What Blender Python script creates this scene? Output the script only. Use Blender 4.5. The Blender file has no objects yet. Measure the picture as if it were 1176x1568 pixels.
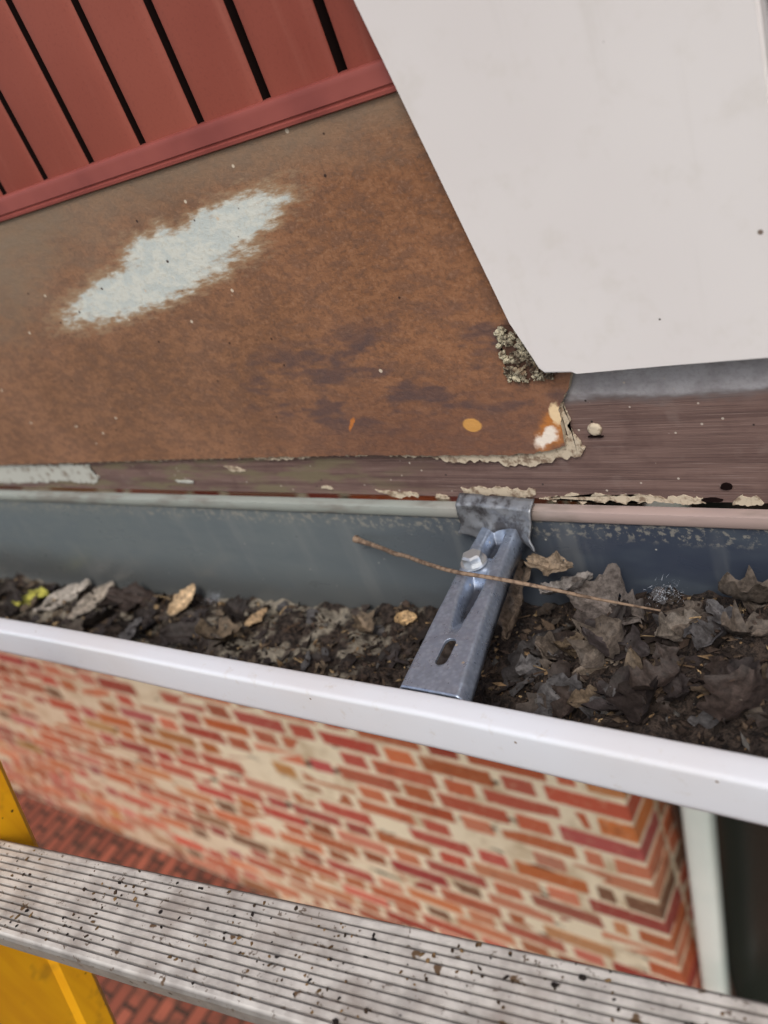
import bpy, bmesh, math, random
from mathutils import Vector, Matrix, noise
random.seed(7)
S=bpy.context.scene
C=S.collection
def lin(c):
    return tuple(((v/255)/12.92 if v/255<=0.04045 else ((v/255+0.055)/1.055)**2.4) for v in c)+(1,)
# ---------------------------------------------------------------- materials
class M:
    def __init__(s,name,rough=.6,metal=0.,spec=.5):
        s.m=bpy.data.materials.new(name);s.m.use_nodes=True
        s.t=s.m.node_tree;s.b=s.t.nodes["Principled BSDF"]
        s.b.inputs["Roughness"].default_value=rough;s.b.inputs["Metallic"].default_value=metal
        s.b.inputs["Specular IOR Level"].default_value=spec
        s.co=s.t.nodes.new("ShaderNodeTexCoord").outputs["Object"]
    def n(s,ty,**k):
        n=s.t.nodes.new(ty)
        for a,b in k.items(): setattr(n,a,b)
        return n
    def l(s,a,b): s.t.links.new(a,b)
    def setv(s,inp,v):
        if isinstance(v,bpy.types.NodeSocket): s.l(v,inp)
        else: inp.default_value=v
    def map(s,loc=(0,0,0),rot=(0,0,0),sc=(1,1,1),ty='POINT',src=None):
        n=s.n("ShaderNodeMapping",vector_type=ty);s.l(src or s.co,n.inputs[0])
        n.inputs["Location"].default_value=loc;n.inputs["Rotation"].default_value=rot;n.inputs["Scale"].default_value=sc
        return n.outputs[0]
    def noise(s,scale,det=4,rough=.5,src=None,dist=0,color=False):
        n=s.n("ShaderNodeTexNoise");s.l(src or s.co,n.inputs["Vector"])
        n.inputs["Scale"].default_value=scale;n.inputs["Detail"].default_value=min(det,3);n.inputs["Roughness"].default_value=rough
        n.inputs["Distortion"].default_value=dist
        return n.outputs["Color" if color else "Fac"]
    def ramp(s,v,a,b,lo=0.,hi=1.,smooth=True):
        n=s.n("ShaderNodeMapRange");
        if smooth:n.interpolation_type='SMOOTHSTEP'
        s.l(v,n.inputs[0]);n.inputs[1].default_value=a;n.inputs[2].default_value=b;n.inputs[3].default_value=lo;n.inputs[4].default_value=hi
        return n.outputs[0]
    def math(s,op,a,b=0.):
        n=s.n("ShaderNodeMath",operation=op);s.setv(n.inputs[0],a);s.setv(n.inputs[1],b);return n.outputs[0]
    def mix(s,f,a,b,bt='MIX'):
        n=s.n("ShaderNodeMix",data_type='RGBA',blend_type=bt);s.setv(n.inputs[0],f);s.setv(n.inputs[6],a);s.setv(n.inputs[7],b);return n.outputs[2]
    def xyz(s,i):
        n=s.n("ShaderNodeSeparateXYZ");s.l(s.co,n.inputs[0]);return n.outputs[i]
    def warp(s,scale,amt,det=3):
        c=s.noise(scale,det,.6,color=True)
        a=s.n("ShaderNodeVectorMath",operation='SUBTRACT');s.l(c,a.inputs[0]);a.inputs[1].default_value=(.5,.5,.5)
        b=s.n("ShaderNodeVectorMath",operation='SCALE');s.l(a.outputs[0],b.inputs[0]);b.inputs[3].default_value=amt
        d=s.n("ShaderNodeVectorMath",operation='ADD');s.l(s.co,d.inputs[0]);s.l(b.outputs[0],d.inputs[1]);return d.outputs[0]
    def ell(s,cx,cz,rx,rz,ang=0,src=None):
        v=s.map((cx,0,cz),(0,ang,0),(rx,1,rz),'TEXTURE',src)
        n=s.n("ShaderNodeVectorMath",operation='LENGTH');s.l(v,n.inputs[0]);return n.outputs["Value"]
    def specks(s,scale,r,src=None,dens=.5):
        n=s.n("ShaderNodeTexVoronoi");s.l(src or s.co,n.inputs["Vector"]);n.inputs["Scale"].default_value=scale
        d=s.ramp(n.outputs["Distance"],r,r*.6)
        sp=s.n("ShaderNodeSeparateColor");s.l(n.outputs["Color"],sp.inputs[0])
        return s.math('MULTIPLY',d,s.math('GREATER_THAN',sp.outputs[0],1-dens))
    def col(s,v): s.setv(s.b.inputs["Base Color"],v)
    def bump(s,h,st=.3,dist=.001):
        n=s.n("ShaderNodeBump");n.inputs["Strength"].default_value=st;n.inputs["Distance"].default_value=dist
        s.l(h,n.inputs["Height"]);s.l(n.outputs[0],s.b.inputs["Normal"])

# brown weathered panel
m=M("weathered_brown",.5,0,.45)
A=lin((128,93,70));B=lin((148,109,84));Dk=lin((102,77,64))
n1=m.noise(9,4,.6);n2=m.noise(150,5,.62,src=m.map(rot=(0,.5,0),sc=(.7,1,1.3)));n3=m.noise(420,4,.7);n0=m.noise(38,4,.65,src=m.map(rot=(0,-.5,0),sc=(.5,1,1.6)))
c=m.mix(m.ramp(n1,.35,.65),A,B)
c=m.mix(m.ramp(m.xyz(0),-.45,-.2,0,.5),c,lin((138,90,58)))
c=m.mix(m.ramp(n2,.46,.6,0,.4),c,Dk)
c=m.mix(m.ramp(n2,.48,.38,0,.28),c,lin((166,122,92)))
c=m.mix(m.ramp(n3,.5,.66,0,.4),c,lin((86,66,56)))
c=m.mix(m.ramp(n3,.46,.34,0,.22),c,lin((176,140,116)))
lowz=m.ramp(m.math('ADD',m.xyz(2),m.math('MULTIPLY',n0,.06)),-.12,-.18,0,.45)
c=m.mix(m.math('MULTIPLY',lowz,m.ramp(m.xyz(0),-.45,-.25)),c,lin((98,72,68)))
c=m.mix(m.math('MULTIPLY',m.ramp(n0,.46,.6,0,.7),m.ramp(m.ell(-.26,-.165,.15,.034,-.05),1.2,.6)),c,lin((80,67,70)))
gr=m.math('MAXIMUM',m.ramp(m.math('ADD',m.xyz(2),m.math('MULTIPLY',n0,.03)),-.055,-.02,0,.7),m.ramp(m.math('SUBTRACT',m.math('ADD',m.xyz(2),m.math('MULTIPLY',n0,.08)),m.math('MULTIPLY',m.xyz(0),.28)),.06,.15,0,.85))
c=m.mix(gr,c,lin((134,118,100)))
w=m.warp(75,.010,3)
st=m.noise(190,5,.7,src=m.map(rot=(0,-.7,0),sc=(.4,1,1.5)))
def soft(d,a,b): return m.ramp(m.math('ADD',d,m.math('MULTIPLY',m.math('SUBTRACT',st,.5),1.3)),a,b)
e1=m.ell(-.338,-.0735,.050,.0115,-.16,w);e2=m.ell(-.412,-.0925,.085,.0135,-.13,w);e3=m.ell(-.385,-.080,.034,.014,.0,w)
emin=m.math('MINIMUM',m.math('MINIMUM',e1,e2),e3)
c=m.mix(soft(emin,1.5,.9),c,lin((164,138,110)))
pc=m.mix(m.ramp(n2,.4,.6),lin((196,203,200)),lin((210,212,204)))
pc=m.mix(m.ramp(n3,.5,.7,0,.35),pc,lin((176,168,146)))
c=m.mix(soft(emin,1.15,.72),c,pc)
c=m.mix(m.ramp(m.ell(-.227,-.195,.0062,.0046,0,m.warp(200,.0015)),1,.75),c,lin((206,152,84)))
w3=m.warp(120,.012,4)
c=m.mix(m.ramp(m.ell(-.185,-.2005,.018,.009,-1.0,w3),1,.4),c,lin((184,118,60)))
c=m.mix(m.ramp(m.ell(-.1785,-.190,.0035,.008,.1,w3),1,.5),c,lin((236,208,166)))
c=m.mix(m.ramp(m.ell(-.188,-.204,.011,.0055,-.7,w3),1,.5),c,lin((240,228,214)))
c=m.mix(m.ramp(m.ell(-.304,-.1915,.0065,.0016,-.9,m.warp(300,.003)),1,.6),c,lin((186,116,62)))
c=m.mix(m.specks(75,.10,dens=.28),c,lin((205,190,170)))
c=m.mix(m.specks(120,.13,dens=.15,src=m.map(loc=(3,1,2))),c,lin((60,42,36)))
m.col(c);m.bump(m.math('ADD',n2,n3),.4,.0006);m.l(m.ramp(n2,.3,.7,.34,.6),m.b.inputs["Roughness"])
brown=m.m

m=M("cream_paint_edge",.75)
cn=m.noise(190,5,.7)
m.col(m.mix(m.ramp(cn,.44,.66),lin((196,182,160)),lin((128,108,90))));m.bump(cn,.2,.0004);cream=m.m
m=M("peeling_grey_paint",.75)
m.col(m.mix(m.ramp(m.noise(110,5,.7),.5,.7),lin((184,185,177)),lin((122,108,94))));m.bump(m.noise(300),.15,.0004);greypaint=m.m

m=M("weathered_wood",.7)
g=m.noise(1,5,.6,src=m.map(sc=(5,120,200)));g2=m.noise(1,4,.65,src=m.map(sc=(22,700,1500)));g3=m.noise(45,3,.6)
c=m.mix(m.ramp(g,.36,.64),lin((98,76,71)),lin((122,98,91)))
c=m.mix(m.ramp(g2,.5,.66,0,.5),c,lin((66,51,49)))
c=m.mix(m.ramp(g2,.44,.34,0,.35),c,lin((158,139,132)))
c=m.mix(m.ramp(g3,.5,.7,0,.4),c,lin((84,62,58)))
c=m.mix(m.ramp(g3,.42,.28,0,.3),c,lin((140,122,116)))
pz=m.math('ADD',m.xyz(2),m.math('MULTIPLY',m.math('SUBTRACT',m.noise(70,5,.6,src=m.map(sc=(.5,1,1.2))),.5),.016))
fine=m.noise(500,2,.6)
gp=m.mix(m.ramp(m.noise(60,3,.6),.4,.65),lin((170,168,172)),lin((148,145,148)))
gp=m.mix(m.ramp(fine,.45,.7,0,.3),gp,lin((124,120,120)))
c=m.mix(m.ramp(pz,-.191,-.184),c,lin((112,104,104)))
c=m.mix(m.ramp(pz,-.187,-.182),c,gp)
c=m.mix(m.math('MULTIPLY',m.ramp(m.xyz(0),-.24,-.36),m.ramp(m.noise(60,4,.6,src=m.map(sc=(.4,1,2))),.45,.6,0,.7)),c,lin((118,110,84)))
c=m.mix(m.specks(330,.24,dens=.06),c,lin((186,174,162)))
c=m.mix(m.specks(140,.1,dens=.2),c,lin((44,34,32)))
m.col(c);m.bump(m.math('ADD',g2,m.math('MULTIPLY',fine,.5)),.4,.0009);wood=m.m

m=M("white_panel",.42,0,.4)
s1=m.noise(5,3,.5);c=m.mix(m.ramp(s1,.3,.7),lin((216,210,209)),lin((225,221,220)))
c=m.mix(m.ramp(m.noise(45,5,.7),.5,.75,0,.25),c,lin((200,194,184)))
c=m.mix(m.ramp(m.noise(1,3,.6,src=m.map(sc=(70,70,6))),.56,.75,0,.18),c,lin((188,182,174)))
c=m.mix(m.specks(42,.05,dens=.3),c,lin((120,105,95)));c=m.mix(m.specks(110,.06,dens=.14,src=m.map(loc=(1,2,3))),c,lin((60,50,46)))
m.col(c);m.bump(m.noise(900,2),.06,.0003);white=m.m

m=M("red_metal",.45,0,.4)
r=m.noise(600,3,.6);c=m.mix(m.ramp(m.noise(7,3),.3,.7),lin((132,64,52)),lin((147,77,63)))
c=m.mix(m.ramp(r,.5,.75,0,.25),c,lin((104,48,40)));c=m.mix(m.specks(60,.05,dens=.2),c,lin((190,160,150)))
c=m.mix(m.ramp(m.noise(1,3,.6,src=m.map(sc=(80,80,7))),.52,.75,0,.3),c,lin((160,98,84)))
m.col(c);m.bump(r,.12,.0003);redm=m.m
m=M("dark_gap",.9,0,.1);m.col(lin((22,11,10)));dark=m.m
m=M("red_trim",.5,0,.4);m.col(m.mix(m.ramp(m.noise(30,4),.3,.7),lin((140,72,64)),lin((124,61,55))));redtrim=m.m

# gutter
m=M("gutter_inner",.33,.0,.6)
c=m.mix(m.ramp(m.xyz(0),-.42,-.14),lin((112,120,122)),lin((60,67,81)))
gn=m.noise(14,5,.65,src=m.map(sc=(1,1,2.5)))
c=m.mix(m.ramp(gn,.4,.7,0,.4),c,lin((92,102,108)))
c=m.mix(m.ramp(m.noise(1,4,.6,src=m.map(sc=(60,60,9))),.5,.75,0,.25),c,lin((140,142,140)))
c=m.mix(m.specks(170,.13,dens=.10),c,lin((165,165,158)))
top=m.math('MULTIPLY',m.ramp(m.math('ADD',m.xyz(2),m.math('MULTIPLY',m.noise(80,4,.7),.012)),-.263,-.255),m.ramp(m.noise(260,3,.7),.5,.62))
c=m.mix(m.math('MULTIPLY',top,.5),c,lin((168,162,148)))
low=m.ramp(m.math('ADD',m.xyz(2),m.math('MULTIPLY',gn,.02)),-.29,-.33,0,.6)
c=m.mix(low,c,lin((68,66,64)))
m.col(c);m.l(m.ramp(gn,.3,.7,.25,.5),m.b.inputs["Roughness"]);gin=m.m
m=M("gutter_rim",.45)
c=m.mix(m.ramp(m.xyz(0),-.3,-.16),lin((148,153,147)),lin((166,146,140)))
c=m.mix(m.ramp(m.noise(70,5,.7,src=m.map(sc=(.3,1,1))),.42,.68,0,.65),c,lin((114,106,98)))
m.col(c);grim=m.m
m=M("gutter_white_lip",.28,0,.5)
c=m.mix(m.ramp(m.noise(9,4),.35,.7),lin((218,222,230)),lin((213,213,217)));c=m.mix(m.specks(75,.06,dens=.3),c,lin((130,112,98)))
c=m.mix(m.ramp(m.noise(120,5,.7),.58,.8,0,.35),c,lin((186,174,158)))
ed=m.ramp(m.math('ADD',m.xyz(1),m.math('MULTIPLY',m.noise(110,3,.7),.004)),-.1285,-.1265)
c=m.mix(m.math('MULTIPLY',ed,.5),c,lin((140,128,112)))
m.col(c);glip=m.m
m=M("galvanised_steel",.34,.7,.5)
v=m.n("ShaderNodeTexVoronoi");m.l(m.map(sc=(1,1,1)),v.inputs[0]);v.inputs["Scale"].default_value=420
c=m.mix(m.ramp(v.outputs["Distance"],.1,.7),lin((174,186,204)),lin((156,168,188)))
nn_=m.noise(120,5,.7)
c=m.mix(m.ramp(nn_,.52,.72,0,.4),c,lin((122,126,132)))
c=m.mix(m.ramp(m.math('ADD',m.xyz(2),m.math('MULTIPLY',nn_,.003)),-.2585,-.2625,0,.85),c,lin((58,58,64)))  # low trough and folded edges coloured darker, standing in for their shade
c=m.mix(m.specks(230,.2,dens=.07),c,lin((208,198,180)))
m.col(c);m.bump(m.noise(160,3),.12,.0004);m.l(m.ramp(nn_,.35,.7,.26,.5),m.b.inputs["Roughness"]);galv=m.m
m=M("bolt_zinc",.3,.7);m.col(lin((206,210,214)));boltm=m.m
m=M("dull_zinc",.42,.6)
m.col(m.mix(m.ramp(m.noise(120,5,.7),.4,.65),lin((144,147,152)),lin((88,86,88))));m.bump(m.noise(90,4),.3,.0006);zinc=m.m

def attrmat(name,rough=.85,bscale=500,bst=.5,var=.5):
    m=M(name,rough,0,.25)
    a=m.n("ShaderNodeAttribute",attribute_name="Col").outputs["Color"]
    f=m.noise(bscale,4,.7)
    c=m.mix(m.ramp(f,.35,.7,0,var),a,(.012,.009,.007,1))
    m.col(c);m.bump(f,bst,.0008);return m.m
leafm=attrmat("dead_leaf",.6,320,.7,.65)
crumbm=attrmat("compost_crumb",.9,600,.5,.4)
m=M("compost",.85,0,.3)
f=m.noise(260,6,.75);f2=m.noise(35,4,.6)
c=m.mix(m.ramp(f,.35,.65),lin((29,24,22)),lin((72,61,54)))
c=m.mix(m.math('MULTIPLY',m.ramp(f2,.47,.58),m.ramp(m.xyz(0),-.25,-.36)),c,m.mix(m.ramp(f,.3,.7),lin((118,110,99)),lin((158,150,134))))
c=m.mix(m.specks(420,.28,dens=.06),c,lin((134,108,78)))
m.col(c);m.bump(f,1,.003);compost=m.m

# bricks
m=M("brick",.85,0,.2)
a=m.n("ShaderNodeAttribute",attribute_name="Col").outputs["Color"]
bn=m.noise(45,5,.7)
c=m.mix(m.ramp(bn,.54,.74,0,.5),a,lin((204,168,138)));c=m.mix(m.ramp(m.noise(20,4,.7),.56,.72,0,.5),c,lin((98,58,46)))
m.col(c);m.bump(bn,.6,.006);brick=m.m
m=M("mortar",.95,0,.1)
c=m.mix(m.ramp(m.noise(11,4,.7),.46,.72),lin((224,211,184)),lin((190,170,140)))
c=m.mix(m.ramp(m.xyz(0),-1.4,-3.0,0,.45),c,lin((186,142,116)))
hw=m.warp(10,.02)
hole=m.ramp(m.noise(1,4,.6,src=m.map(sc=(7,7,22))),.64,.68)
for cx,cz,rx in ((-1.48,-1.594,.13),(-1.01,-1.65,.08),(-3.22,-2.21,.12),(-1.67,-1.91,.05),(-.88,-1.77,.055),(-2.4,-1.79,.1)):
    hole=m.math('MAXIMUM',hole,m.ramp(m.ell(cx,cz,rx,.018,0,hw),1.,.8))
c=m.mix(hole,c,lin((44,30,24)))
m.col(c);m.bump(m.noise(60,4),.7,.006);mortar=m.m
m=M("white_pvc",.35);m.col(m.mix(m.ramp(m.noise(4,3),.4,.7),lin((234,238,230)),lin((216,226,218))));pvc=m.m
m=M("dark_door",.25);m.col(lin((40,44,40)));ddoor=m.m
m=M("brown_frame",.6);m.col(lin((84,58,46)));bframe=m.m
m=M("soffit_board",.8);m.col(lin((150,140,128)));soff=m.m
m=M("roof_tiles",.8);m.col(m.mix(m.ramp(m.noise(6,4),.4,.6),lin((110,60,46)),lin((84,46,38))));roofm=m.m
m=M("ground_soil",.95,0,.1);m.col(m.mix(m.ramp(m.noise(1.5,6,.7),.35,.65),lin((46,48,40)),lin((74,72,58))));m.bump(m.noise(20,5),.6,.02);gnd=m.m
m=M("red_paving",.9,0,.1)
bt=m.n("ShaderNodeTexBrick");m.l(m.map(rot=(0,0,1.5708)),bt.inputs["Vector"]);bt.inputs["Scale"].default_value=3.6
bt.inputs["Color1"].default_value=lin((160,94,76));bt.inputs["Color2"].default_value=lin((120,70,58));bt.inputs["Mortar"].default_value=lin((66,54,48));bt.inputs["Mortar Size"].default_value=.03
m.col(m.mix(m.ramp(m.noise(9,5,.7),.45,.7,0,.6),bt.outputs["Color"],lin((74,62,54))));pave=m.m

# ladder
m=M("aluminium_tread",.5,.1,.5)
dn=m.noise(230,4,.7)
c=m.mix(m.ramp(m.noise(60,5,.65),.35,.7),lin((202,198,192)),lin((164,159,154)))
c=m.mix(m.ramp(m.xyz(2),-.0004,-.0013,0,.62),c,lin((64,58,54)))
c=m.mix(m.ramp(m.noise(24,4,.6),.48,.7,0,.45),c,lin((132,118,108)))
c=m.mix(m.ramp(dn,.61,.67,0,.85),c,lin((84,68,54)))
c=m.mix(m.specks(95,.2,dens=.28,src=m.warp(240,.006)),c,lin((96,76,56)))
c=m.mix(m.specks(130,.2,dens=.12,src=m.map(loc=(5,2,1))),c,lin((28,24,24)))
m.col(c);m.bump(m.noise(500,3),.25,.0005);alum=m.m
m=M("yellow_fibreglass",.4,0,.5)
c=m.mix(m.ramp(m.noise(1,4,.6,src=m.map(sc=(60,60,7))),.35,.7),lin((238,172,24)),lin((222,152,22)));c=m.mix(m.ramp(m.noise(35,5,.7),.54,.76,0,.6),c,lin((140,100,36)))
c=m.mix(m.specks(140,.14,dens=.15),c,lin((70,50,24)))
m.col(c);yel=m.m
m=M("twig_bark",.8);m.col(m.mix(m.ramp(m.noise(300,3),.4,.65),lin((140,118,98)),lin((92,74,60))));bark=m.m
m=M("crumbled_filler",.95);fq=m.noise(200,5,.7);c=m.mix(m.ramp(fq,.36,.62),lin((70,56,44)),lin((182,174,150)));c=m.mix(m.ramp(m.noise(120,3),.5,.65,0,.6),c,lin((120,92,68)));m.col(c);m.bump(fq,.9,.002);rubble=m.m

# ---------------------------------------------------------------- mesh helpers
def obj(name,bm,mats,parent=None,smooth=False,loc=None,sharp=None):
    me=bpy.data.meshes.new(name);bm.normal_update()
    if sharp:
        for e in bm.edges:
            if len(e.link_faces)==2 and e.calc_face_angle(0)>sharp: e.smooth=False
    bm.to_mesh(me);bm.free()
    for x in (mats if isinstance(mats,(list,tuple)) else [mats]): me.materials.append(x)
    if smooth:
        for p in me.polygons:p.use_smooth=True
    o=bpy.data.objects.new(name,me);C.objects.link(o)
    if loc:o.location=loc
    if parent:o.parent=parent
    return o
def empty(name):
    e=bpy.data.objects.new(name,None);C.objects.link(e);e.empty_display_size=.1;return e
def box(bm,x0,x1,y0,y1,z0,z1,mi=0,bev=0):
    vs=[bm.verts.new(p) for p in ((x0,y0,z0),(x1,y0,z0),(x1,y1,z0),(x0,y1,z0),(x0,y0,z1),(x1,y0,z1),(x1,y1,z1),(x0,y1,z1))]
    fs=[bm.faces.new([vs[i] for i in q]) for q in ((0,3,2,1),(4,5,6,7),(0,1,5,4),(1,2,6,5),(2,3,7,6),(3,0,4,7))]
    for f_ in fs:f_.material_index=mi
    if bev:
        es=list({e for f_ in fs for e in f_.edges})
        bmesh.ops.bevel(bm,geom=es,offset=bev,segments=3,affect='EDGES',clamp_overlap=True)
    return vs
def jn(x,z,seed):
    h=noise.noise_vector(Vector((x*260+seed,z*260,seed)))*.8+noise.noise_vector(Vector((x*650+seed,z*650,seed+5)))*.45
    return Vector((h[0],h[1]))
def jag(pts,amp,step,seed=0):
    out=[]
    for i,p in enumerate(pts):
        q=pts[(i+1)%len(pts)];a=p[2] if len(p)>2 else 1;b=q[2] if len(q)>2 else 1
        p2=Vector((p[0],p[1]));q2=Vector((q[0],q[1]))
        L=(q2-p2).length;k=max(1,int(L/step)) if (a or b) else 1
        for j in range(k):
            t=j/k;pt=p2+(q2-p2)*t
            out.append(pt+jn(pt[0],pt[1],seed)*amp*(a+(b-a)*t))
    return out
def plate(bm,pts,y0,y1,mi=0,side=None):
    f_=[bm.verts.new((p[0],y0,p[1])) for p in pts];b=[bm.verts.new((p[0],y1,p[1])) for p in pts]
    fa=bm.faces.new(f_);fa.material_index=mi
    bmesh.ops.triangulate(bm,faces=[fa],ngon_method='EAR_CLIP')
    n=len(pts)
    for i in range(n):
        q=bm.faces.new((f_[i],b[i],b[(i+1)%n],f_[(i+1)%n]));q.material_index=mi if side is None else side
def interp(pts,x):
    for (x0,z0),(x1,z1) in zip(pts,pts[1:]):
        if x<=x1: return z0+(z1-z0)*max(0,(x-x0)/(x1-x0))
    return pts[-1][1]
def strip(bm,x0,x1,topf,botf,y0,y1,mi=0,side=1,step=.0011):
    n=int((x1-x0)/step);pr=None
    for i in range(n+1):
        x=x0+(x1-x0)*i/n;zt=topf(x);zb=min(botf(x),zt-.0003)
        q=[bm.verts.new((x,y1,zt)),bm.verts.new((x,y0,zt)),bm.verts.new((x,y0,zt*.5+zb*.5)),bm.verts.new((x,y0,zb)),bm.verts.new((x,y1,zb))]
        if pr:
            for k in range(4):
                f_=bm.faces.new((pr[k],pr[k+1],q[k+1],q[k]));f_.material_index=side if k in (0,3) else mi
        pr=q

# ---------------------------------------------------------------- house
house=empty("brick_house")
XL=-6.0;XR=1.5
bm=bmesh.new();box(bm,XL,XR,0,.022,-.245,-.03,0,.0015);obj("timber_fascia",bm,wood,house)
bb=[(-1.3,-.2185),(-.7051,-.2175),(-.5714,-.2155),(-.4851,-.214),(-.388,-.213),(-.3136,-.2125),(-.25,-.2135),(-.215,-.2135),(-.199,-.2125),(-.1885,-.211),(-.1795,-.2085)]
def bbot(x): return interp(bb,x)+jn(x,-.213,3)[1]*.0011*(1 if x>-.4 else .6)
bm=bmesh.new()
strip(bm,-1.3,-.1795,lambda x:-.0355,bbot,-.0045,-.001)
box(bm,XL,-1.3,-.0045,-.001,-.2185,-.0355)
re=[(-.1795,bbot(-.1795)),(-.1788,-.197),(-.1775,-.19),(-.176,-.1845),(-.1705,-.178),(-.1655,-.168),(-.1635,-.160),(-.1635,-.0355)]
re2=[Vector(re[0])]
for p,q in zip(re,re[1:-1]):
    for k in range(1,9):
        t=k/8;x=p[0]+(q[0]-p[0])*t;z=p[1]+(q[1]-p[1])*t;re2.append(Vector((x,z))+jn(x,z,3)*.0012*(1 if z<-.17 else .3))
re2.append(Vector(re[-1]))
prv=None
for p in re2:
    q=[bm.verts.new((-.1795,-.0045,p[1])),bm.verts.new((max(p[0],-.1795),-.0045,p[1])),bm.verts.new((max(p[0],-.1795),-.001,p[1]))]
    if prv:
        f_=bm.faces.new((prv[0],prv[1],q[1],q[0]));f_=bm.faces.new((prv[1],prv[2],q[2],q[1]));f_.material_index=1
    prv=q
obj("brown_fascia_panel",bm,[brown,cream],house)
cc_=[(-.62,-.2175),(-.48,-.2155),(-.40,-.2145),(-.395,-.2172),(-.36,-.2158),(-.33,-.2138),(-.30,-.2140),(-.262,-.2160),(-.249,-.2190),(-.221,-.2192),(-.218,-.2215),(-.2,-.2222),(-.186,-.2175),(-.178,-.217)]
bm=bmesh.new();strip(bm,-.62,-.178,lambda x:-.205,lambda x:interp(cc_,x)+jn(x,-.218,9)[1]*.0026,-.0022,-.0003,0,0,.0008)
P=[(-.178,-.205,0),(-.178,-.1862,0),(-.1762,-.1862,.3),(-.1760,-.193,1),(-.1765,-.2,1),(-.1745,-.2065,1),(-.1715,-.2115,1),(-.1745,-.2165,.8),(-.178,-.217,0)]
plate(bm,jag(P,.0022,.0008,9),-.0022,-.0003,0);obj("cream_paint_layer",bm,cream,house)
bm=bmesh.new()
for k,P in enumerate(([(-.92,-.2195),(-.581,-.2205),(-.585,-.226),(-.579,-.232),(-.592,-.2385),(-.63,-.236),(-.70,-.239),(-.92,-.240)],
    [(-.432,-.2225),(-.420,-.2225),(-.413,-.226),(-.424,-.2270)],[(-.311,-.2405),(-.283,-.2410),(-.281,-.2447),(-.30,-.2448)],
    [(-.25,-.2375),(-.205,-.2375),(-.207,-.2425),(-.248,-.243)],[(-.189,-.2405),(-.16,-.2400),(-.14,-.2408),(-.128,-.2402),(-.120,-.2412),(-.120,-.2445),(-.14,-.2447),(-.185,-.2447),(-.205,-.2440)],[(-.104,-.2395),(-.097,-.2400),(-.095,-.2445),(-.107,-.2445)],
    [(-.268,-.2425),(-.262,-.2428),(-.261,-.2446),(-.269,-.2446)],[(-.352,-.2375),(-.345,-.238),(-.344,-.2395),(-.353,-.239)],[(-.49,-.234),(-.47,-.2345),(-.472,-.237),(-.488,-.236)])):
    plate(bm,jag(P,.0024 if k not in(1,6,7,8) else .0012,.0007,20+k*3),-.0008,-.0001,1 if k in (0,8) else 0)
obj("paint_flakes",bm,[cream,greypaint],house)
# nail: disc head with a shallow dome, painted over
bm=bmesh.new()
bmesh.ops.create_uvsphere(bm,u_segments=24,v_segments=12,radius=1,matrix=Matrix.Translation((-.1645,-.0004,-.2022))@Matrix.Diagonal((.0037,.0016,.0034,1)))
for v in bm.verts:
    v.co.y=max(v.co.y,-.0016)+ .0002*noise.noise(v.co*900)
    v.co+=Vector((noise.noise(v.co*700),0,noise.noise(v.co*700+Vector((9,9,9)))))*.0003
obj("painted_nail_head",bm,cream,house,True,sharp=.6)
bm=bmesh.new()
for (x,z,rx,rz,sd) in ((-.1095,-.2345,.0026,.0018,1),(-.117,-.2420,.005,.0010,4),(-.1648,-.2060,.0038,.0005,6)):  # rot holes, then a thin dark line under the nail head
    plate(bm,jag([(x+rx*math.cos(a),z+rz*math.sin(a)) for a in [i*math.pi/6 for i in range(12)]],.0005,.0006,sd),-.0011,-.0001)
obj("rot_holes_and_nail_line",bm,dark,house)
bm=bmesh.new()
plate(bm,jag([(-.197,-.1435),(-.178,-.1435),(-.173,-.168),(-.188,-.1715),(-.197,-.168),(-.1995,-.158),(-.1955,-.15)],.003,.0010,31),-.0052,-.002,0)  # dark backing plate, coloured in as the shadow around the crumbs
for i in range(520):
    x=random.uniform(-.198,-.176);z=random.uniform(-.171,-.144);s=random.uniform(.0003,.0014)*(1.5 if random.random()<.08 else 1)
    if noise.noise(Vector((x*250,z*250,3)))<-.12: continue
    q=bmesh.ops.create_icosphere(bm,subdivisions=1,radius=s,matrix=Matrix.Translation((x,-.0055-random.random()*.0015,z))@Matrix.Rotation(random.random()*6,4,Vector((random.random(),random.random(),1)))@Matrix.Diagonal((random.uniform(.8,1.7),1,1,1)))
    for v in q['verts']:
        v.co+=Vector((random.gauss(0,s*.25),random.gauss(0,s*.25),random.gauss(0,s*.25)))
        for f_ in v.link_faces:f_.material_index=1
obj("crumbled_filler",bm,[bframe,rubble],house)
bm=bmesh.new()
P=[(-.305,.58),(-.208,-.002),(-.184,-.138),(-.1768,-.1615),(-.1745,-.1640),(-.1615,-.1648),(-.1595,-.1642),(-.12,-.1645),(-.072,-.1650),(-.070,-.163),(-.070,.58)]
vf=[bm.verts.new((p[0],-.014,p[1])) for p in P];bm.faces.new(vf)
vb=[bm.verts.new((p[0],-.0052,p[1])) for p in P]
for i in range(len(P)): bm.faces.new((vf[i],vb[i],vb[(i+1)%len(P)],vf[(i+1)%len(P)]))
bmesh.ops.bevel(bm,geom=[e for e in bm.edges if all(abs(v.co.y+.014)<1e-5 for v in e.verts)],offset=.0010,segments=3,affect='EDGES')
obj("white_trim_panel",bm,white,house)
bm=bmesh.new()
box(bm,XL,XR,.009,.02,-.03,.6,1)
pitch=.0440
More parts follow.
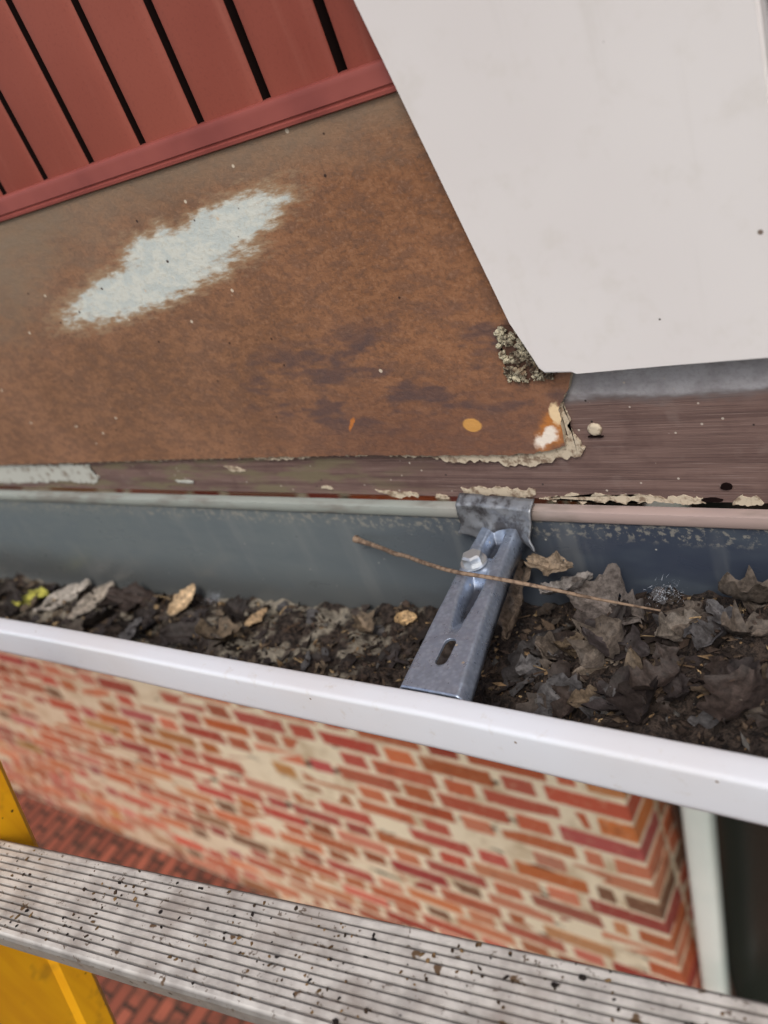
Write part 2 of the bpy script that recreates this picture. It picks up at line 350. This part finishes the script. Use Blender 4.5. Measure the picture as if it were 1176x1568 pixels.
for k in range(-60,46):
    x=-.498+pitch*k
    a=x+.0030;b=x+pitch-.0022
    prof=[(a,.0085),(a,.0004),(a+.0005,-.0006),(a+.0014,-.0010),(a+.006,-.0013),(b-.009,-.0016),(b-.004,-.0013),(b-.0010,-.0006),(b,.0002),(b,.0085)]
    lo=[bm.verts.new((p[0],p[1],-.028)) for p in prof];hi=[bm.verts.new((p[0],p[1],.58)) for p in prof]
    for i in range(len(prof)-1):
        f_=bm.faces.new((lo[i],lo[i+1],hi[i+1],hi[i]))
        if i in (0,len(prof)-2): f_.material_index=1
obj("red_metal_siding",bm,[redm,dark],house,True,sharp=.9)
bm=bmesh.new()
prof=[(.003,-.0242),(-.0030,-.0244),(-.0044,-.0249),(-.0050,-.0259),(-.0052,-.0275),(-.0058,-.0310),(-.0062,-.0335),(-.0056,-.0341),(-.0056,-.0349),(-.0064,-.0354),(-.0064,-.0368),(-.0056,-.0374),(-.001,-.0376)]
a=[bm.verts.new((XL,)+p) for p in prof];b=[bm.verts.new((XR,)+p) for p in prof]
for i in range(len(prof)-1): bm.faces.new((a[i],b[i],b[i+1],a[i+1]))
obj("red_edge_trim",bm,redtrim,house,True,sharp=.8)
bm=bmesh.new();box(bm,XL,XR,.024,1.3,-.246,-.232);obj("soffit",bm,soff,house)
bm=bmesh.new();vs=box(bm,XL,XR,-.05,4,.585,.62)
for v in vs:
    if v.co.y>1:v.co.z+=2.2
obj("roof",bm,roofm,house)
# brick walls
GZ=-2.56;WY=.60;cx=-.602
def brickcol():
    k=random.random()
    if k<.55:c=(172+random.gauss(0,8),92+random.gauss(0,7),68+random.gauss(0,6))
    elif k<.78:c=(190+random.gauss(0,7),118+random.gauss(0,7),88+random.gauss(0,6))
    elif k<.94:c=(150+random.gauss(0,8),76+random.gauss(0,6),58+random.gauss(0,5))
    else:c=(122,88,68)
    return lin([max(10,min(250,v)) for v in c])
bm=bmesh.new();cl=bm.loops.layers.float_color.new("Col")
def abrick(x0,x1,y0,y1,z0,z1):
    c=brickcol();s=len(bm.faces);u=random.uniform
    vs=box(bm,x0,x1,y0+u(-.003,.002),y1,z0,z1)
    for v in vs: v.co+=Vector((u(-.003,.003),u(-.001,.001),u(-.0025,.0025)))
    bm.faces.ensure_lookup_table()
    for f_ in bm.faces[s:]:
        for l in f_.loops:l[cl]=c
CH=.067;row=0;z=GZ+.01;jz=.0190;jp=.026;SL=.180;HL=.077
while z<-.33:
    i=0;fx=cx
    while fx>XL:
        if row%2==0: L=(SL,HL)[i%2]
        else: L=HL if i==0 else (.038 if i==1 else (SL,HL)[i%2])
        abrick(fx-L,fx,WY,WY+.095,z,z+CH-jz)
        fx-=L+jp;i+=1
    if row%2==1: abrick(cx-.095,cx,WY+.112,WY+.165,z,z+CH-jz)
    else: abrick(cx-.2,cx-.001,WY+.112,WY+.165,z,z+CH-jz)
    z+=CH;row+=1
obj("brick_courses",bm,brick,house)
bm=bmesh.new();box(bm,XL,cx-.003,WY+.0012,WY+.166,GZ-.01,-.247);obj("mortar_wall",bm,mortar,house)
bm=bmesh.new();box(bm,cx-.05,XR,WY+.18,WY+.21,GZ-.01,-.247,0)
for x in (-.1,.55,1.2): box(bm,x,x+.09,WY+.158,WY+.179,GZ,-.3,1,.004)
box(bm,cx+.002,cx+.022,WY+.148,WY+.179,GZ,-.3,1,.004)
obj("dark_door",bm,[ddoor,bframe],house)
bm=bmesh.new()
def pc_(z_): return Vector((-.494+.1*(z_+1.466),.667,z_))
rings=[]
for z_ in (-.25,-.8,-1.466,-2.1,GZ+.02):
    p=pc_(z_)
    rings.append([bm.verts.new(p+Vector((.029*math.copysign(abs(math.cos(t))**.55,math.cos(t)),.025*math.copysign(abs(math.sin(t))**.55,math.sin(t)),0))) for t in [i*math.tau/28 for i in range(28)]])
for a,b in zip(rings,rings[1:]):
    for i in range(28): bm.faces.new((a[i],b[i],b[(i+1)%28],a[(i+1)%28]))
for z_ in (-.7,-2.4):
    c0=pc_(z_);box(bm,c0.x-.034,c0.x+.034,.637,.697,z_-.013,z_+.013,0,.004)
obj("downpipe",bm,pvc,house,True)

# ---------------------------------------------------------------- ground
bm=bmesh.new();vs=[bm.verts.new(p) for p in ((-400,-400,GZ-.012),(400,-400,GZ-.012),(400,400,GZ-.012),(-400,400,GZ-.012))];bm.faces.new(vs);obj("ground",bm,gnd)
bm=bmesh.new();box(bm,-9,-.5,-2.0,WY-.002,GZ-.011,GZ-.004);obj("brick_paving",bm,pave)

# ---------------------------------------------------------------- gutter
gut=empty("rain_gutter")
prof=[(-.0008,-.2466,2),(-.0050,-.2466,2),(-.0064,-.2474,2),(-.0069,-.2492,2),(-.0068,-.2530,2),(-.0060,-.2542,2),(-.0048,-.2548,0),(-.0045,-.262,0),(-.0045,-.345,0),(-.007,-.358,0),(-.015,-.3665,0),(-.028,-.369,0),(-.065,-.369,0),(-.078,-.361,0),(-.088,-.345,0),(-.118,-.289,0),(-.1275,-.267,0),(-.1285,-.2565,1),(-.1288,-.2545,1),(-.1296,-.2536,1),(-.1306,-.2533,1),(-.1340,-.2533,1),(-.1380,-.2534,1),(-.1388,-.2535,1)]
for k in range(1,6):
    a=math.pi/2*(1-k/6);prof.append((-.1388-.0022*math.cos(a),-.2557+.0022*math.sin(a),1))
prof+=[(-.1410,-.2562,1),(-.1411,-.262,1),(-.1411,-.2725,1),(-.1410,-.2745,1),(-.1404,-.2765,1),(-.1388,-.2778,1),(-.136,-.2780,1),(-.130,-.278,1)]
bm=bmesh.new()
NX=80;gx=[-5+5.9*i/NX for i in range(NX+1)]
def fall(x,y): return -.018*(max(0,-x-.2) if x>-1.2 else 1)*min(1,-y/.13)
cols=[[bm.verts.new((x,p[0],p[1]+fall(x,p[0])+(.0006*math.sin(x*9)+.0004*math.sin(x*23) if p[0]<-.12 else 0))) for p in prof] for x in gx]
for i in range(NX):
    for j in range(len(prof)-1):
        f_=bm.faces.new((cols[i][j],cols[i][j+1],cols[i+1][j+1],cols[i+1][j]));f_.material_index=prof[j+1][2]
obj("gutter_channel",bm,[gin,glip,grim],gut,True,sharp=.7)

# ---------------------------------------------------------------- bracket
br=empty("gutter_bracket")
bm=bmesh.new()
NU,NV=48,90;g=[]
def sstep(a,b,x):
    t=max(0,min(1,(x-a)/(b-a)));return t*t*(3-2*t)
for j in range(NV+1):
    t=j/NV;y=-.010-.1175*t
    xl=-.2405+(.2405-.2265)*t**1.15; xr=-.2150+(.2150-.190)*t**1.2
    row_=[]
    for i in range(NU+1):
        s=i/NU;x=xl+(xr-xl)*s
        z=-.2565+.0008*t
        e=min(s,1-s)
        fl=max(0,1-e/.10);z-=fl**1.2*.0105*(1-.35*t)
        fade=sstep(.0,.05,t)*(1-sstep(.52,.72,t))
        nob=1-.9*math.exp(-((t-.26)/.08)**4)
        wd=.24-.13*sstep(.38,.70,t)
        tr=(1-sstep(wd*.45,wd,abs(s-.5)))*fade*nob
        z-=tr*.0085
        z+=.0003*noise.noise(Vector((x*120,y*120,0)))
        row_.append(bm.verts.new((x,y,z)))
    g.append(row_)
for j in range(NV):
    for i in range(NU): bm.faces.new((g[j][i],g[j+1][i],g[j+1][i+1],g[j][i+1]))
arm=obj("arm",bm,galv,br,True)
sm=arm.modifiers.new("s",'SOLIDIFY');sm.thickness=.0014;sm.offset=0
bm=bmesh.new()
c0=Vector((-.2120,-.1035,0));pts=[]
dr=Vector((.11,-1,0)).normalized();nr=Vector((dr.y,-dr.x,0))
for k in range(13):
    a=math.pi*k/12;pts.append(c0+dr*.0055+nr*(-.0030*math.cos(a))+dr*.0030*math.sin(a))
for k in range(13):
    a=math.pi*k/12;pts.append(c0-dr*.0055+nr*(.0030*math.cos(a))-dr*.0030*math.sin(a))
lo=[bm.verts.new((p.x,p.y,-.29)) for p in pts];hi=[bm.verts.new((p.x,p.y,-.23)) for p in pts]
bm.faces.new(lo[::-1]);bm.faces.new(hi)
for i in range(len(pts)): bm.faces.new((lo[i],lo[(i+1)%len(pts)],hi[(i+1)%len(pts)],hi[i]))
bmesh.ops.recalc_face_normals(bm,faces=bm.faces)
cut=obj("cutter",bm,galv)
bo=arm.modifiers.new("b",'BOOLEAN');bo.object=cut;bo.operation='DIFFERENCE';bo.solver='EXACT'
dg=bpy.context.evaluated_depsgraph_get();me2=bpy.data.meshes.new_from_object(arm.evaluated_get(dg))
arm.modifiers.clear();arm.data=me2;bpy.data.objects.remove(cut)
bm=bmesh.new();g=[];NU,NV=40,30
for j in range(NV+1):
    t=j/NV;row_=[]
    for i in range(NU+1):
        s=i/NU;x=-.2505+.0445*s-.002*t
        z=-.2385-.0245*t-.003*s
        if t>.5: x+=(s-.5)*.004*(t-.5)*2*math.sin(t*8); z+=.0055*math.sin(s*8+1)*(t-.5)
        y=-.0092-.0035*t+.0014*noise.noise(Vector((x*90,0,z*90)))+.0005*noise.noise(Vector((x*260,0,z*260)))-.007*max(0,s-.78)*4*t-.0022*max(0,1-abs(s-.42)/.12)*t
        if t<.12: y+=.006*(1-t/.12)
        row_.append(bm.verts.new((x,y,z)))
    g.append(row_)
for j in range(NV):
    for i in range(NU): bm.faces.new((g[j][i],g[j+1][i],g[j+1][i+1],g[j][i+1]))
hp=obj("hook_plate",bm,zinc,br,True);sm=hp.modifiers.new("s",'SOLIDIFY');sm.thickness=.001
bm=bmesh.new();bx,by=-.2285,-.0405
bmesh.ops.create_cone(bm,segments=32,radius1=.0072,radius2=.0070,depth=.0012,cap_ends=True,matrix=Matrix.Translation((bx,by,-.2552)))
bmesh.ops.create_cone(bm,segments=6,radius1=.0055,radius2=.0055,depth=.0040,cap_ends=True,matrix=Matrix.Translation((bx,by,-.2526))@Matrix.Rotation(.3,4,'Z'))
bmesh.ops.create_cone(bm,segments=6,radius1=.0055,radius2=.0040,depth=.0008,cap_ends=True,matrix=Matrix.Translation((bx,by,-.2502))@Matrix.Rotation(.3,4,'Z'))
obj("hex_bolt",bm,boltm,br)

# ---------------------------------------------------------------- debris
deb=empty("leaf_debris")
YF=-.119
def gfloor(x,y):
    gz=-.3685 if y>-.065 else (-.369+(-.065-y)*1.05 if y>-.088 else -.345+(-.088-y)*1.867)
    return gz+.002+fall(x,y)
def surf(x,y):
    if x>-.3: b=-.331+(x+.3)*.19
    elif x>-.62: b=-.331+(x+.3)*.062
    else: b=-.351+(x+.62)*.02
    b+=.006*max(0,min(1,(-y-.02)/.06))+.009*max(0,(x+.24)/.15)*(1 if y<-.02 else .4)*(1 if x<-.09 else .7)
    b+=.0085*noise.noise(Vector((x*28,y*34,1)))+.0055*noise.noise(Vector((x*80,y*80,4)))+.0022*noise.noise(Vector((x*230,y*230,7)))
    return max(min(b,-.272),gfloor(x,y))
bm=bmesh.new();x0,x1,y0,y1=-1.05,.12,YF,-.0052;nx,ny=520,60;g=[]
for i in range(nx+1):
    x=x0+(x1-x0)*i/nx
    g.append([bm.verts.new((x,y0+(y1-y0)*j/ny,surf(x,y0+(y1-y0)*j/ny))) for j in range(ny+1)])
for i in range(nx):
    for j in range(ny): bm.faces.new((g[i][j],g[i+1][j],g[i+1][j+1],g[i][j+1]))
obj("compost_bed",bm,compost,deb,True)
def rc(base,s=.12):
    c=lin(base);k=random.uniform(1-s*2,1+s*2);return (min(1,c[0]*k),min(1,c[1]*k),min(1,c[2]*k),1)
bm=bmesh.new();cl=bm.loops.layers.float_color.new("Col")
pal=[(42,34,30)]*8+[(66,54,47)]*6+[(94,79,66)]*4+[(130,106,78)]+[(164,140,106),(94,91,88),(56,50,48)]
for i in range(8500):
    x=random.uniform(-.98,-.02);y=random.uniform(-.108,-.008)
    if x<-.33 and noise.noise(Vector((x*30,y*40,9)))>.12 and random.random()<.75: continue
    s=random.choice((.0005,.0008,.0011,.0016))*random.uniform(.7,1.5)
    z=surf(x,y)+s*.6+ (random.random()<.3)*.0015
    R=Matrix.Rotation(random.random()*6.28,3,Vector((random.gauss(0,1),random.gauss(0,1),random.gauss(0,1))).normalized())
    st_=random.choice((1,1,1.6,3.0));d=Vector((s*st_,s,s*.5))
    c=rc(random.choice(pal),.2)
    vs=[bm.verts.new(Vector((x,y,z))+R@Vector((a*d.x*random.uniform(.6,1.2),b*d.y*random.uniform(.6,1.2),e*d.z*random.uniform(.6,1.2)))) for a,b,e in ((1,0,0),(-1,0,0),(0,1,0),(0,-1,0),(0,0,1),(0,0,-1))]
    for t in ((0,2,4),(2,1,4),(1,3,4),(3,0,4),(2,0,5),(1,2,5),(3,1,5),(0,3,5)):
        f_=bm.faces.new([vs[q] for q in t])
        for l in f_.loops:l[cl]=c
for i in range(300):
    x=random.uniform(-.93,-.04);y=random.uniform(-.095,-.012);L=random.uniform(.004,.018);a=random.random()*6.28
    if x<-.3 and random.random()<.6: continue
    if y<-.08: L=.004
    c=rc(random.choice([(140,114,82),(164,140,106),(100,80,60),(80,62,48),(70,56,46)]),.15);r=random.uniform(.0002,.0006);pr=None
    tilt=random.uniform(-.25,.5);bend=random.uniform(-.6,.6);z=surf(x,y)+.002
    p=Vector((x,y,z))
    for k in range(5):
        dr=Vector((math.cos(a),math.sin(a)*.6,tilt));q=[bm.verts.new(p+Vector((math.cos(t)*r*-math.sin(a),math.cos(t)*r*math.cos(a),math.sin(t)*r))) for t in (0,1.57,3.14,4.71)]
        if pr:
            for w_ in range(4):
                f_=bm.faces.new((pr[w_],q[w_],q[(w_+1)%4],pr[(w_+1)%4]))
                for l in f_.loops:l[cl]=c
        pr=q;p=p+dr*(L/4);a+=bend/4;tilt-=.12
obj("crumbs_and_stems",bm,crumbm,deb)
bm=bmesh.new();cl=bm.loops.layers.float_color.new("Col")
def leaf(pos,L,W,yaw,pitch,roll,colr,lobes=3,curl=.5,seed=0,veins=True,nu=10,nv=22,fold=.3,ragged=.25):
    rnd=random.Random(seed);R=Matrix.Rotation(yaw,3,'Z')@Matrix.Rotation(pitch,3,'Y')@Matrix.Rotation(roll,3,'X')
    pos=Vector(pos);c=lin(colr);g=[]
    for j in range(nv+1):
        t=j/nv
        w=W*math.sin(math.pi*min(1,t*.93+.05))**.7*(1+.28*math.sin(t*lobes*6.28+seed)*(1 if lobes else 0))
        row_=[]
        for i in range(nu+1):
            s=i/nu*2-1
            ww=w*(1+ragged*noise.noise(Vector((t*9,math.copysign(3,s),seed*1.7)))+ragged*.7*noise.noise(Vector((t*24,math.copysign(3,s),seed*1.7))))
            xx=(t-.5)*L;yy=s*ww/2
            zz=curl*L*.35*((t-.5)**2*2)+fold*abs(s)**1.5*ww*.5+.10*L*noise.noise(Vector((t*4,s*2,seed)))+.045*L*noise.noise(Vector((t*12,s*5,seed)))
            if abs(s)<.12: zz-=.0006
            v=pos+R@Vector((xx,yy,zz))
            v.y=min(v.y,-.0062)
            if v.y<-.075: v.z=max(v.z,gfloor(v.x,v.y)); v.y=max(v.y,-.116)
            if v.y<-.10: v.z=min(v.z,-.262)
            row_.append(bm.verts.new(v))
        g.append(row_)
    for j in range(nv):
        for i in range(nu):
            if rnd.random()<.012: continue
            f_=bm.faces.new((g[j][i],g[j+1][i],g[j+1][i+1],g[j][i+1]))
            k=1+.4*noise.noise(Vector((j*.3,i*.4,seed)))+(.35 if veins and abs(i-nu/2+.5)<1 else 0)+(.15 if veins and (j+abs(i-nu//2))%5==0 else 0)
            for l in f_.loops:l[cl]=(min(1,c[0]*k),min(1,c[1]*k),min(1,c[2]*k),1)
def on(x,y,h): return (x,y,surf(x,y)+h)
pl=[(60,51,47),(76,67,61),(50,43,41),(92,83,75),(58,52,52),(108,94,78),(86,84,85),(44,38,36)]
for i in range(400):
    x=random.uniform(-.98,-.05);y=random.uniform(-.100,-.014)
    big=x>-.27 or random.random()<.35
    L=random.uniform(.008,.02) if big else random.uniform(.005,.014)
    leaf((x,y,surf(x,y)+random.uniform(.0005,.004)),L,L*random.uniform(.4,.8),random.random()*6.28,random.uniform(-.5,.5),random.uniform(-.6,.6),random.choice(pl),0 if random.random()<.6 else 2,random.uniform(-.6,.9),i,False,4,7,random.uniform(-.3,.6),.6)
for i in range(52):
    x=random.uniform(-.20,-.06) if i<32 else random.uniform(-.95,-.25);y=random.uniform(-.098,-.02);L=random.uniform(.018,.034)
    leaf((x,y,surf(x,y)+random.uniform(.001,.006)),L,L*random.uniform(.4,.8),random.random()*6.28,random.uniform(-.45,.45),random.uniform(-.5,.5),random.choice(pl),random.choice((0,2,3)),random.uniform(.2,1.4),i+500,True,8,16,random.uniform(.2,.9),.5)
leaf((-.222,-.022,-.292),.066,.020,-1.35,.15,.5,(128,112,98),3,.25,101,fold=.4)
leaf((-.197,-.020,-.272),.030,.012,-.2,-.1,.5,(132,116,98),2,.6,108)
leaf((-.199,-.058,-.306),.050,.030,1.35,-.05,.1,(60,57,57),0,.15,102,fold=.12)
leaf((-.170,-.024,-.296),.044,.028,-.3,.1,.3,(106,98,93),2,.9,103,fold=.8,ragged=.4)
leaf((-.190,-.024,-.284),.030,.016,.9,.2,-.3,(136,130,126),2,.5,113,fold=.5,ragged=.4)
leaf((-.150,-.066,-.296),.044,.013,.35,.05,.4,(122,110,98),0,.3,104,fold=.6)
leaf((-.128,-.042,-.289),.026,.018,.8,.2,.2,(112,104,96),2,.9,105,fold=.7,ragged=.4)
leaf((-.165,-.045,-.296),.03,.02,1.9,.3,.2,(80,72,68),2,.9,106,fold=.7)
leaf((-.110,-.070,-.286),.036,.022,2.6,.3,.2,(58,50,48),2,.6,107,fold=.5)
leaf(on(-.740,-.036,.004),.040,.026,.4,.1,-.1,(192,188,88),0,.3,109,fold=.15,ragged=.1)
leaf(on(-.695,-.03,.004),.055,.022,.9,.0,.2,(176,168,158),0,.3,110,fold=.2)
leaf(on(-.650,-.03,.004),.05,.018,1.4,.0,.2,(160,150,138),0,.3,111,fold=.2)
leaf(on(-.530,-.022,.006),.030,.016,1.2,-.3,.3,(196,170,136),0,.9,112,fold=.5)
leaf(on(-.440,-.03,.004),.022,.010,.6,-.3,.3,(170,144,112),0,.9,114,fold=.5)
leaf(on(-.600,-.02,.006),.05,.022,.2,.2,.5,(62,52,48),2,.7,115,fold=.5)
leaf(on(-.560,-.05,.004),.045,.024,2.2,.2,.3,(54,48,46),2,.7,116,fold=.5)
leaf(on(-.49,-.055,.004),.045,.022,.5,.2,.3,(60,54,52),2,.7,119,fold=.5)
leaf(on(-.80,-.03,.006),.05,.022,.2,.2,.5,(62,56,52),2,.7,120,fold=.5)
leaf(on(-.308,-.025,.003),.014,.010,.7,.2,.3,(186,156,116),0,.8,118,fold=.5)
obj("dead_leaves",bm,leafm,deb,True)
m=M("down_fluff",.9);m.col(lin((196,202,212)));fl=m.m
bm=bmesh.new()
for cx_,cy_,cz_,n_ in ((-.498,-.018,-.332,220),(-.140,-.020,-.284,170)):
    for i in range(n_):
        p=Vector((cx_,cy_,cz_))+Vector((random.gauss(0,.0042),random.gauss(0,.003),random.gauss(0,.0018)));d=Vector((random.gauss(0,1),random.gauss(0,1),random.gauss(0,.7))).normalized()*random.uniform(.001,.0035);w_=Vector((random.gauss(0,1),random.gauss(0,1),random.gauss(0,1))).normalized()*.00008
        bm.faces.new([bm.verts.new(q) for q in (p-w_,p+w_,p+d+w_*.3)])
obj("feather_down",bm,fl,deb)

# twig
cu=bpy.data.curves.new("twig",'CURVE');cu.dimensions='3D';cu.bevel_depth=.0011;cu.bevel_resolution=3;cu.resolution_u=8
pts=[(-.333,-.010,-.270,2.3),(-.328,-.0125,-.2698,1.5),(-.320,-.016,-.2693,1.35),(-.302,-.023,-.2665,1.15),(-.290,-.0285,-.2645,1.25),(-.280,-.033,-.2620,1.05),(-.262,-.043,-.2560,1.05),(-.232,-.0545,-.2502,1.0),(-.208,-.0570,-.2495,.95),(-.178,-.057,-.2535,.85),(-.160,-.051,-.264,.7),(-.138,-.038,-.280,.45)]
sp=cu.splines.new('NURBS');sp.points.add(len(pts)-1);sp.order_u=3;sp.use_endpoint_u=True
for q,p in zip(sp.points,pts): q.co=(p[0]+random.gauss(0,.0006),p[1]+random.gauss(0,.0006),p[2],1);q.radius=p[3]
cu.materials.append(bark);tw=bpy.data.objects.new("twig",cu);C.objects.link(tw)

# ---------------------------------------------------------------- ladder
lad=empty("ladder")
yaw=math.atan(.146)
def rung(name,cy,cz):
    bm=bmesh.new();Wd=.0445;n=11;prof=[]
    prof.append((Wd/2,-.024));prof.append((Wd/2+.001,-.012));prof.append((Wd/2+.0008,-.003));prof.append((Wd/2-.001,-.0004))
    for k in range(n):
        y=Wd/2-.0018-(Wd-.0046)*k/n;w_=(Wd-.0046)/n
        prof+=[(y,0),(y-w_*.60,0),(y-w_*.70,-.0013),(y-w_*.90,-.0013)]
    prof+=[(-Wd/2+.0026,0),(-Wd/2+.0008,-.0002),(-Wd/2-.0006,-.0012),(-Wd/2-.0014,-.0030),(-Wd/2-.0010,-.012),(-Wd/2+.004,-.024),(Wd/2,-.024)]
    xs_=[-.262+ .50*i/60 for i in range(61)]
    def wob(x,p): # worn, slightly dented ribs
        return .00022*noise.noise(Vector((x*70,p[0]*400,cz*9))) if p[1]>-.0006 else 0
    cols=[[bm.verts.new((x,p[0]+.00012*noise.noise(Vector((x*40,p[0]*300,3))),p[1]+wob(x,p))) for p in prof] for x in xs_]
    for i in range(60):
        for j in range(len(prof)-1): bm.faces.new((cols[i][j],cols[i][j+1],cols[i+1][j+1],cols[i+1][j]))
    bmesh.ops.recalc_face_normals(bm,faces=bm.faces)
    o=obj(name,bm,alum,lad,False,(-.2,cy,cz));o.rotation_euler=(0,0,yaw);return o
k=0;z=-.30
while z>GZ+.1:
    rung("rung_%d"%(k+1),-.2305-.245*(-.30-z),z);k+=1;z-=.28
bm=bmesh.new();cl=bm.loops.layers.float_color.new("Col")
for i in range(420):
    x=random.uniform(-.25,.15);y=random.uniform(-.021,.021);s=random.uniform(.0003,.0008)*(1.7 if random.random()<.1 else 1)
    if noise.noise(Vector((x*30,y*60,2)))<-.15: continue
    q=bmesh.ops.create_icosphere(bm,subdivisions=1,radius=s,matrix=Matrix.Translation((x,y,s*.3))@Matrix.Rotation(random.random()*6,4,'Z')@Matrix.Diagonal((random.uniform(.8,2.0),1,.45,1)))
    c=rc(random.choice([(60,48,38),(96,74,50),(34,28,26),(120,96,66)]),.2)
    for v in q['verts']:
        v.co+=Vector((random.gauss(0,s*.2),random.gauss(0,s*.2),0))
        for l in v.link_loops:l[cl]=c
o=obj("grit",bm,crumbm,lad,False,(-.2,-.2305,-.30));o.rotation_euler=(0,0,yaw)
def rail(name,x,yo,sgn):
    bm=bmesh.new();st_=[]
    sec=[(sgn*.032,0),(sgn*.003,0),(0,-.003),(0,-.018),(sgn*.0022,-.022),(sgn*.0022,-.060),(0,-.064),(0,-.079),(sgn*.003,-.082),(sgn*.032,-.082),(sgn*.032,-.077),(sgn*.006,-.077),(sgn*.006,-.005),(sgn*.032,-.005)]
    for z_ in (-.21,-1.2,-2.0,GZ):
        y=-.222+yo+.245*(z_+.3)
        st_.append([bm.verts.new((x+a,y+b,z_)) for a,b in sec])
    n=len(sec)
    for a,b in zip(st_,st_[1:]):
        for i in range(n): bm.faces.new((a[i],b[i],b[(i+1)%n],a[(i+1)%n]))
    bm.faces.new(st_[0]);bm.faces.new(st_[-1][::-1]);bmesh.ops.recalc_face_normals(bm,faces=bm.faces)
    obj(name,bm,yel,lad)
rail("rail_left",-.45,0,-1);rail("rail_right",.03,.070,1)

# ---------------------------------------------------------------- light
w=bpy.data.worlds.new("World");S.world=w;w.use_nodes=True;t=w.node_tree
sk=t.nodes.new("ShaderNodeTexSky");sk.sky_type='NISHITA';sk.sun_disc=False
EL,AZ=math.radians(50),math.radians(150)
sk.sun_elevation=EL;sk.sun_rotation=AZ;sk.dust_density=4;sk.air_density=1.2
hs=t.nodes.new("ShaderNodeHueSaturation");hs.inputs["Saturation"].default_value=.75
t.links.new(sk.outputs[0],hs.inputs["Color"]);bg=t.nodes["Background"];t.links.new(hs.outputs[0],bg.inputs[0]);bg.inputs[1].default_value=.145
sd=bpy.data.lights.new("sun",'SUN');sd.energy=1.4;sd.angle=math.radians(18);sd.color=(1,.97,.92)
so=bpy.data.objects.new("sun",sd);C.objects.link(so)
dv=Vector((math.sin(AZ)*math.cos(EL),math.cos(AZ)*math.cos(EL),math.sin(EL)))
so.rotation_euler=dv.to_track_quat('Z','Y').to_euler()

# ---------------------------------------------------------------- camera
cd=bpy.data.cameras.new("camera");cam=bpy.data.objects.new("camera",cd);C.objects.link(cam);S.camera=cam
cd.sensor_fit='HORIZONTAL';cd.sensor_width=36;cd.lens=36*1312/1176
R=Matrix(((.7978,-.0294,.6022),(.4951,.6019,-.6265),(-.3440,.7980,.4948)))
cam.matrix_world=Matrix.Translation((0,-.325,0))@R.to_4x4()
cd.clip_start=.01;cd.clip_end=2000
cd.dof.use_dof=True;cd.dof.focus_distance=.40;cd.dof.aperture_fstop=10.5
S.view_settings.view_transform='Standard';S.view_settings.look='None';S.view_settings.exposure=0
